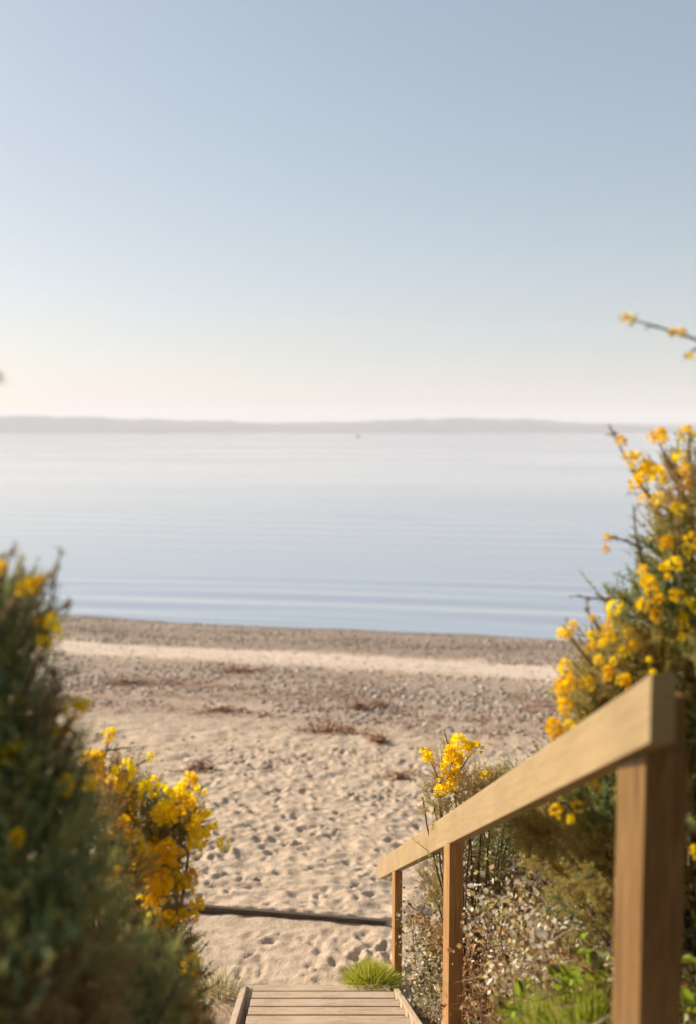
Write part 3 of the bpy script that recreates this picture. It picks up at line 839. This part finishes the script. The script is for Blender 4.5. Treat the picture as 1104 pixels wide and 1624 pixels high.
# flowering part in front of the sand
gorse('gorse bush covered in yellow flowers at the left of the steps', (-1.0, 4.25),
      [lobe(215, 1300, 4.16, 62, 1.2, 1.0, 0.6), lobe(285, 1300, 4.16, 36, 0.8, 1.0, 0.6), lobe(175, 1250, 4.01, 45, 1.1, 1.0, 0.6), lobe(235, 1400, 4.13, 62, 1.2, 1.0, 0.6), lobe(215, 1450, 4.10, 50, 1.0, 1.0, 0.6), lobe(150, 1300, 3.7, 46, 1.3, 1.0, 0.7), lobe(185, 1390, 3.7, 52, 1.2, 1.0, 0.7), lobe(262, 1335, 4.12, 44, 1.0, 1.0, 0.6), lobe(245, 1500, 4.05, 55, 1.0), lobe(262, 1570, 3.95, 58, 1.1), lobe(278, 1650, 3.9, 60, 1.0)],
      2700, (-0.2, 0.24),
      fl_list([(174, 1161, .7), (153, 1210), (153, 1237, 1.2), (194, 1223, 1.2), (241, 1204, .5), (303, 1241, .7), (117, 1286, .9), (141, 1265, 1.1), (179, 1250), (198, 1252), (188, 1269, 1.1), (172, 1298), (196, 1290, 1.2), (208, 1308, 1.4), (193, 1313, 1.1), (258, 1260, 1.1), (220, 1272, .9), (287, 1277, 1.1), (265, 1291, 1.1), (299, 1286, 1.1), (324, 1308, 1.2), (310, 1314), (313, 1334, .9), (213, 1338, 1.1), (237, 1348, 1.1), (263, 1351), (277, 1358, 1.2), (224, 1369, 1.2), (244, 1365, 1.2), (237, 1386, 1.1), (262, 1386, 1.2), (224, 1396), (241, 1406, 1.1), (286, 1403), (299, 1403, 1.1), (234, 1420, 1.1), (253, 1420), (244, 1434, 1.1), (239, 1455, .9), (255, 1463), (248, 1475, .9), (311, 1436, .7), (293, 1453, .7), (299, 1544, .6), (268, 1579, .6), (230, 1250, .8), (206, 1330, 1.1), (180, 1320, .9), (250, 1290, .8), (160, 1290, .8), (150, 1255, .9)], 3.97, 0.14, 1.8, 34),
      [(at(180, 1230, 4.05), at(240, 1200, 4.05), 8), (at(270, 1290, 4.05), at(304, 1240, 4.05), 8), (at(290, 1310, 4.05), at(330, 1308, 4.05), 8), (at(150, 1240, 4.05), at(175, 1160, 4.05), 10), (at(250, 1480, 4.05), at(318, 1436, 4.05), 8), (at(270, 1560, 4.05), at(332, 1492, 4.05), 9), (at(270, 1600, 4.05), at(345, 1560, 4.05), 8), (at(130, 1200, 4.05), at(208, 1186, 4.05), 8)],
      extra_flowers=20, tint=(1.5, 1.45, 1.3))
# gorse on the right behind the rail
gorse('tall sunlit gorse bush with yellow flowers behind the handrail', (1.45, 3.9),
      [lobe(1085, 770, 3.5, 48, 1.2), lobe(1075, 880, 3.5, 58, 1.2), lobe(1120, 900, 3.6, 90, 1.3), lobe(1040, 990, 3.5, 78, 1.0), lobe(1100, 1060, 3.6, 120, 1.0), lobe(985, 1060, 3.6, 72, 0.9), lobe(940, 1110, 3.7, 52, 1.0), lobe(1010, 1160, 3.7, 105, 0.9), lobe(1090, 1260, 3.7, 150, 1.0), lobe(1000, 1330, 3.8, 120, 1.0), lobe(930, 1240, 3.9, 70, 1.0), lobe(900, 1320, 4.2, 75, 1.0), lobe(845, 1310, 4.4, 48, 1.0), lobe(960, 1400, 4.0, 90, 1.0), lobe(1330, 1000, 2.7, 190, 1.4, 1.5, 0.5), lobe(1500, 1250, 2.0, 280, 1.3, 1.3, 0.4)],  # last two lobes unseen, added beside the camera to cut sky light
      8600, (-0.2, 0.20),
      fl_list([(996, 722, .9), (1012, 732, 1.1), (1020, 754, 1.4), (1008, 770, 1.2), (1042, 756, 1.3), (1020, 792, .8), (1042, 790, .9), (1048, 692), (1090, 690, 1.2), (1076, 724, 1.1), (1090, 750, 1.2), (1090, 770, 1.1), (1076, 808), (1056, 860, 1.1), (1094, 852, 1.1), (966, 852, .6), (1068, 894, 1.1), (1060, 918, .8), (1032, 932, 1.1), (1074, 944, .9), (970, 964, 1.4), (1096, 966, 1.3), (1046, 978, 1.1), (962, 998), (940, 1010, .9), (938, 1026, .9), (906, 994), (894, 1006, .9), (990, 1034), (1006, 1024), (964, 1060), (992, 1084, .9), (896, 1060), (932, 1082, 1.2), (888, 1092), (1034, 1070, .8), (890, 1093), (897, 1121, 1.1), (881, 1157, 1.3), (901, 1150, .9), (945, 1249, .9), (883, 1287, .9), (904, 1301, .7), (1030, 745, 1.2), (1085, 1000, .9), (1015, 905, .7), (950, 1045, .8)], 3.32, 0.06, 1.05, 30),
      [(at(1030, 790, 3.4), at(970, 682, 3.3), 22), (at(1080, 760, 3.4), at(1042, 688, 3.4), 12), (at(1095, 750, 3.4), at(1092, 680, 3.4), 12), (at(1150, 555, 2.9), at(990, 504, 2.9), 9), (at(1180, 800, 3.3), at(1150, 555, 2.9), 20), (at(1125, 545, 2.9), at(1090, 568, 2.9), 7), (at(1020, 870, 3.4), at(966, 850, 3.4), 9), (at(1000, 950, 3.45), at(912, 945, 3.45), 10), (at(945, 1060, 3.5), at(895, 995, 3.5), 12), (at(1020, 900, 3.4), at(1005, 800, 3.4), 14), (at(960, 1010, 3.4), at(930, 965, 3.4), 9)]
      , extra_flowers=30, nsp=46, tint=(2.0, 1.95, 1.45))
# the right branch top flowers belong to the same bush's outermost twig
rg = [o for o in COL.objects if o.name.startswith('gorse_bush')][-1]
for x, y, s_ in ((998, 506, 1.0), (988, 503, .7), (1080, 528, .9), (1066, 526, .6), (1094, 566, .7)):
    o = link('flower', BLOSSOMS[rng.integers(4)], rg, at(x, y, 2.88) - np.array(rg.location)); o.scale = (s_ * .8,) * 3; o.rotation_euler = (0.3, 0.4, x)
# small gorse by the middle of the rail
gorse('small gorse sprig flowering beyond the middle of the handrail', (0.78, 5.9),
      [lobe(715, 1235, 5.8, 34, 1.4), lobe(690, 1270, 5.8, 24, 1.2), lobe(750, 1270, 5.9, 40, 1.2), lobe(730, 1340, 5.9, 50, 1.4), lobe(795, 1340, 6.0, 58, 1.0), lobe(865, 1330, 6.0, 66, 1.0), lobe(705, 1410, 6.0, 40, 1.2), lobe(790, 1420, 6.0, 70, 1.0), lobe(772, 1256, 5.9, 38, 1.0), lobe(815, 1248, 6.0, 34, 1.0)],
      2700, (-0.18, 0.22),
      fl_list([(675, 1194, 1.4), (680, 1203, 1.0), (728, 1180, 1.3), (757, 1186, 1.1), (714, 1191), (714, 1214, 1.4), (728, 1207, 1.2), (707, 1233, 1.2), (696, 1251, 1.1), (716, 1246, 1.3), (769, 1228), (740, 1190, 1.1), (704, 1250, 1.2), (745, 1184, .9), (720, 1228, 1.1)], 5.6, 0.06, 1.5),
      [(at(705, 1260, 5.7), at(672, 1186, 5.7), 8), (at(720, 1230, 5.7), at(704, 1158, 5.7), 8), (at(725, 1230, 5.7), at(760, 1180, 5.7), 8)], nsp=34, stem_r=0.01, tint=(2.2, 2.1, 1.7))

# ------------------------------------------------------------------ brambles and dry scrub behind the rail
def leaf_mesh(name, mat, ln, wd, fold, curl):
    V = [(0, 0, 0), (0, ln * 0.35, curl * 0.3), (0, ln * 0.7, curl * 0.55), (0, ln, curl * 0.2)]
    for sg in (-1, 1):
        V += [(sg * wd * 0.42, ln * 0.18, fold * 0.7), (sg * wd * 0.5, ln * 0.45, fold + curl * 0.4), (sg * wd * 0.3, ln * 0.78, fold * 0.7 + curl * 0.5)]
    F = []
    for b0 in (4, 7):
        F += [(0, 1, b0), (1, b0 + 1, b0), (1, 2, b0 + 1), (2, b0 + 2, b0 + 1), (2, 3, b0 + 2)]
    return npmesh(name, np.array(V), np.array(F), mat, None, True)
LEAVES = {}
for key, mat in (('pale', 'pale_leaf'), ('brown', 'brown_leaf'), ('olive', 'olive_leaf'), ('green', 'green_leaf'), ('dark', 'dark_leaf')):
    LEAVES[key] = [leaf_mesh(key + '_leaf', M[mat], 0.055, 0.036, 0.008, 0.012), leaf_mesh(key + '_leaf', M[mat], 0.048, 0.028, 0.014, -0.012)]

def bez(a, b_, c, n=10):
    ts = np.linspace(0, 1, n)[:, None]
    return (1 - ts) ** 2 * a + 2 * ts * (1 - ts) * b_ + ts ** 2 * c

def bramble(label, cen, rad, ncane, nleaf, mix, lscale=1.0, name='bramble_thicket'):
    """cen: (x, y) foot; rad: (rx, ry, height)"""
    cx, cy = cen; g = float(gh(cx, cy)) - 0.03
    base = np.array((cx, cy, g)); root = empty(name, base)
    tag(root, label, 'bramble')
    tb = Tubes(); pool = []
    for k in range(ncane):
        a = rng.uniform(0, 6.283); r0 = math.sqrt(rng.random()) * 0.8
        sx_, sy_ = cx + rad[0] * r0 * math.cos(a), cy + rad[1] * r0 * math.sin(a)
        s_ = np.array((sx_, sy_, float(gh(sx_, sy_)) - 0.03))
        a2 = rng.uniform(0, 6.283); reach = rng.uniform(0.2, 0.8)
        e_ = s_ + np.array((math.cos(a2) * rad[0] * reach, math.sin(a2) * rad[1] * reach, rad[2] * rng.uniform(0.25, 0.95)))
        m_ = (s_ + e_) / 2; m_[2] = max(s_[2], e_[2]) + rad[2] * rng.uniform(0.0, 0.35)
        pts = bez(s_, m_, e_); tb.add(pts, rng.uniform(0.003, 0.006), 0.0015, 4); pool.append(pts)
        for q in range(3):       # side twigs
            i = rng.integers(3, 10); tip = pts[i] + rng.normal(0, 0.09, 3) + np.array((0, 0, 0.03))
            tb.add([pts[i], (pts[i] + tip) / 2 + rng.normal(0, 0.01, 3), tip], 0.002, 0.001, 3); pool.append(np.array([pts[i], (pts[i] + tip) / 2, tip]))
    tb.build('cane', M['cane'], root, base)
    keys = list(mix)
    allp = np.concatenate(pool); nf = int(nleaf * 20)
    P_ = allp[rng.integers(len(allp), size=nf)] + rng.normal(0, 0.045, (nf, 3))
    P_[:, 2] = np.maximum(P_[:, 2], gh(P_[:, 0], P_[:, 1]) + 0.01)
    D_ = unit(rng.normal(0, 1, (nf, 3))); W_ = unit(np.cross(D_, rng.normal(0, 1, (nf, 3))))
    l_ = rng.uniform(0.015, 0.042, (nf, 1)) * lscale
    V_ = np.stack([P_, P_ + D_ * l_ * 0.5 + W_ * l_ * 0.36, P_ + D_ * l_, P_ + D_ * l_ * 0.5 - W_ * l_ * 0.36], 1).reshape(-1, 3)
    tone = {'pale': (0.78, 0.71, 0.57), 'brown': (0.52, 0.34, 0.15), 'olive': (0.50, 0.43, 0.14), 'dark': (0.09, 0.14, 0.05)}
    pr0 = np.array([mix[k] for k in keys]); pr0 = pr0 / pr0.sum()
    ck = rng.choice(len(keys), nf, p=pr0); dry_ = noise(P_[:, 0] * 4.0, P_[:, 2] * 4.0 + P_[:, 1], 91) > 0.03
    C_ = np.array([tone[k] for k in keys])[ck]; C_[dry_] = (0.50, 0.32, 0.14)
    C_ = np.repeat(C_ * rng.uniform(0.5, 1.3, (nf, 1)), 4, 0)
    fo = link('foliage', npmesh('foliage', V_ - base, np.arange(4 * nf).reshape(-1, 4), M['straw'], C_), root); fo['kind'] = 'stuff'
    pr = np.array([mix[k] for k in keys]); pr = pr / pr.sum()
    for k in range(nleaf):
        pts = pool[rng.integers(len(pool))]; i = rng.integers(len(pts) // 3, len(pts))
        p = pts[i]
        kk = keys[rng.choice(len(keys), p=pr)]
        if noise(np.array(p[0] * 4.0), np.array(p[2] * 4.0 + p[1]), 91) > -0.02 and kk == 'pale': kk = 'brown'
        o = link('leaf', LEAVES[kk][rng.integers(2)], root, p - base)
        o.rotation_euler = (rng.normal(0.2, 0.7), rng.normal(0, 0.7), rng.uniform(0, 6.283))
        s2 = lscale * rng.uniform(0.55, 1.15); o.scale = (s2, s2, s2)
    return root
bramble('pale leaved bramble thicket between the near post and middle post', (1.05, 4.5), (0.42, 0.45, 0.85), 80, 290, {'pale': .45, 'brown': .2, 'olive': .35}, 0.95)
bramble('brown and white leaved brambles right behind the middle post', (0.96, 5.6), (0.36, 0.5, 1.1), 90, 290, {'pale': .55, 'brown': .25, 'olive': .2}, 0.95)
bramble('dark leaved brambles around the far post', (0.66, 7.2), (0.24, 0.45, 0.85), 40, 220, {'pale': .35, 'olive': .3, 'dark': .2, 'brown': .15}, 0.9)
bramble('tangled brown brambles filling the bank far behind the rail', (1.55, 6.0), (0.65, 0.7, 1.45), 100, 280, {'brown': .45, 'pale': .4, 'olive': .15}, 1.15)
bramble('olive brambles right of the near post at the frame edge', (1.55, 3.6), (0.4, 0.4, 0.8), 50, 240, {'olive': .5, 'brown': .25, 'dark': .15, 'pale': .1}, 1.0)

# dry grass and dead twigs on the right bank
n = 9000
gx_ = rng.uniform(0.55, 2.6, n); gy_ = rng.uniform(3.2, 8.0, n)
k = gx_ > 0.50 + 0.0 * gy_
gx_, gy_ = gx_[k], gy_[k]; n = len(gx_)
hgt = np.clip(rng.random(n) ** 1.3 * 0.5, 0.03, 0.5) * np.where(gy_ > 7.0, 0.55, 1.0)
P = np.stack([gx_, gy_, gh(gx_, gy_) + hgt * rng.random(n) ** 0.7], 1)
D = unit(np.stack([rng.normal(0, 1, n), rng.normal(0, 1, n), rng.normal(0.35, 0.5, n)], 1)); Ln_ = rng.uniform(0.06, 0.22, n)
w = unit(np.cross(D, rng.normal(0, 1, (n, 3)))) * rng.uniform(0.0015, 0.0045, (n, 1))
V = np.stack([P - w, P + w, P + D * Ln_[:, None]], 1).reshape(-1, 3)
base_c = np.array([(0.42, 0.30, 0.15), (0.30, 0.18, 0.08), (0.20, 0.11, 0.05), (0.52, 0.43, 0.29)])[rng.integers(0, 4, n)] * rng.uniform(0.7, 1.2, (n, 1))
dry = link('dry_grass', npmesh('dry_grass', V, np.arange(len(V)).reshape(-1, 3), M['straw'], np.repeat(base_c, 3, 0)))
tag(dry, 'tangle of dry brown grass and dead twigs under the brambles', 'dry grass', kind='stuff')

# ------------------------------------------------------------------ green weeds and grass
def grass_tuft(label, x, y, r_, h, n, cols, group=None):
    g = float(gh(x, y)); V, C = [], []
    cols = np.array(cols)
    a = rng.uniform(0, 6.283, n); q = np.sqrt(rng.random(n))
    bx, by = q * r_ * 0.75 * np.cos(a), q * r_ * 0.75 * np.sin(a)
    bz = gh(x + bx, y + by) - g - 0.01
    lean = np.stack([bx, by, np.zeros(n)], 1) * 0.9 + rng.normal(0, 0.03, (n, 3)); lean[:, 2] = 0
    hh = h * rng.uniform(0.55, 1.1, n) * (1.05 - 0.55 * q)
    P = np.stack([bx, by, bz], 1)
    w = np.stack([-np.sin(a), np.cos(a), 0 * a], 1); th = rng.uniform(0, 6.283, n)
    w = np.stack([np.cos(th), np.sin(th), 0 * th], 1) * 0.0035
    m1 = P + lean * 0.4 + np.stack([0 * hh, 0 * hh, hh * 0.65], 1); tp = P + lean + np.stack([0 * hh, 0 * hh, hh], 1)
    V = np.stack([P - w, P + w, m1 + w * .8, m1 - w * .8, tp], 1).reshape(-1, 3)
    i = np.arange(n)[:, None] * 5
    F = np.concatenate([i + np.array([[0, 1, 2]]), i + np.array([[0, 2, 3]]), i + np.array([[3, 2, 4]])])
    C = np.repeat(cols[rng.integers(len(cols), size=n)] * rng.uniform(0.75, 1.25, (n, 1)), 5, 0)
    o = link('grass_tuft', npmesh('grass_tuft', V, F, M['grass'], C), None, (x, y, g))
    tag(o, label, 'grass', group)
    return o
LIME = [(0.46, 0.47, 0.05), (0.38, 0.42, 0.04), (0.52, 0.50, 0.09)]
MIDG = [(0.24, 0.32, 0.035), (0.32, 0.38, 0.035), (0.18, 0.27, 0.035)]
q = at_ground(588, 1572)
grass_tuft('rounded bright green grass tuft at the foot of the far post', q[0], q[1] + 0.05, 0.20, 0.23, 1800, LIME)
for (px_, Y_, r_, h_, n_, lab) in ((652, 6.3, 0.14, 0.24, 500, 'low bright grass on the bank between the far post and middle post'),
                                  (765, 4.05, 0.15, 0.31, 700, 'sunlit grass clump below the brambles just right of the middle post'),
                                  (850, 3.8, 0.18, 0.34, 900, 'wide grass clump at the bottom edge halfway between middle and near post'),
                                  (935, 3.6, 0.16, 0.38, 800, 'grass clump at the bottom edge close to the near post')):
    grass_tuft(lab, at(px_, 1620, Y_)[0], Y_, r_, h_, n_, LIME + MIDG)
grass_tuft('yellowish grass by the left stringer under the flowering gorse', -0.95, 6.4, 0.14, 0.16, 350, LIME + [(0.4, 0.34, 0.12)])
grass_tuft('thin dry grass left of the steps on the sand', -0.98, 7.35, 0.2, 0.22, 160, [(0.42, 0.34, 0.18), (0.32, 0.3, 0.08)])

def weed(label, x, y, h, nl, mats, sc, group=None):
    g = float(gh(x, y)) - 0.01; root = empty('leafy_weed', (x, y, g)); tag(root, label, 'weed', group)
    tb = Tubes()
    for s_ in range(4):
        tip = np.array((rng.normal(0, 0.05), rng.normal(0, 0.05), h * rng.uniform(0.7, 1.1)))
        pts = bez(np.zeros(3), np.array((tip[0] * 0.3, tip[1] * 0.3, h * 0.6)), tip, 7)
        tb.add(pts, 0.003, 0.0012, 4)
        for k in range(nl // 4):
            i = 1 + (k * 6) // max(1, nl // 4)
            o = link('leaf', LEAVES[mats[rng.integers(len(mats))]][rng.integers(2)], root, pts[min(i, 6)])
            o.rotation_euler = (rng.normal(0.35, 0.3), rng.normal(0, 0.3), k * 2.4 + rng.uniform(-.5, .5)); s2 = sc * rng.uniform(0.7, 1.2); o.scale = (s2,) * 3
    tb.build('stem', M['green_leaf'], root, np.zeros(3))
    return root
for (px_, Y_, h, lab) in ((748, 4.2, 0.28, 'leafy green weed in the grass just right of the middle post'),
                          (812, 3.95, 0.36, 'leafy green weed at the bottom edge, second from the middle post'),
                          (885, 3.75, 0.46, 'taller green weed standing against the pale brambles'),
                          (955, 3.55, 0.44, 'leafy green weed beside the near post'),
                          (1100, 3.2, 0.50, 'green weed right of the near post at the frame edge'),
                          (640, 6.8, 0.20, 'small green weed at the foot of the brambles by the far post'),
                          (678, 5.6, 0.30, 'small green weed left of the middle post')):
    weed(lab, at(px_, 1620, Y_)[0], Y_, h, 40, ['green', 'green', 'green', 'olive'], 1.25)
weed('dark green leafy weed at the bottom beside the flowering gorse', at(300, 1620, 4.3)[0], 4.3, 0.56, 72, ['dark', 'dark', 'green'], 1.3)
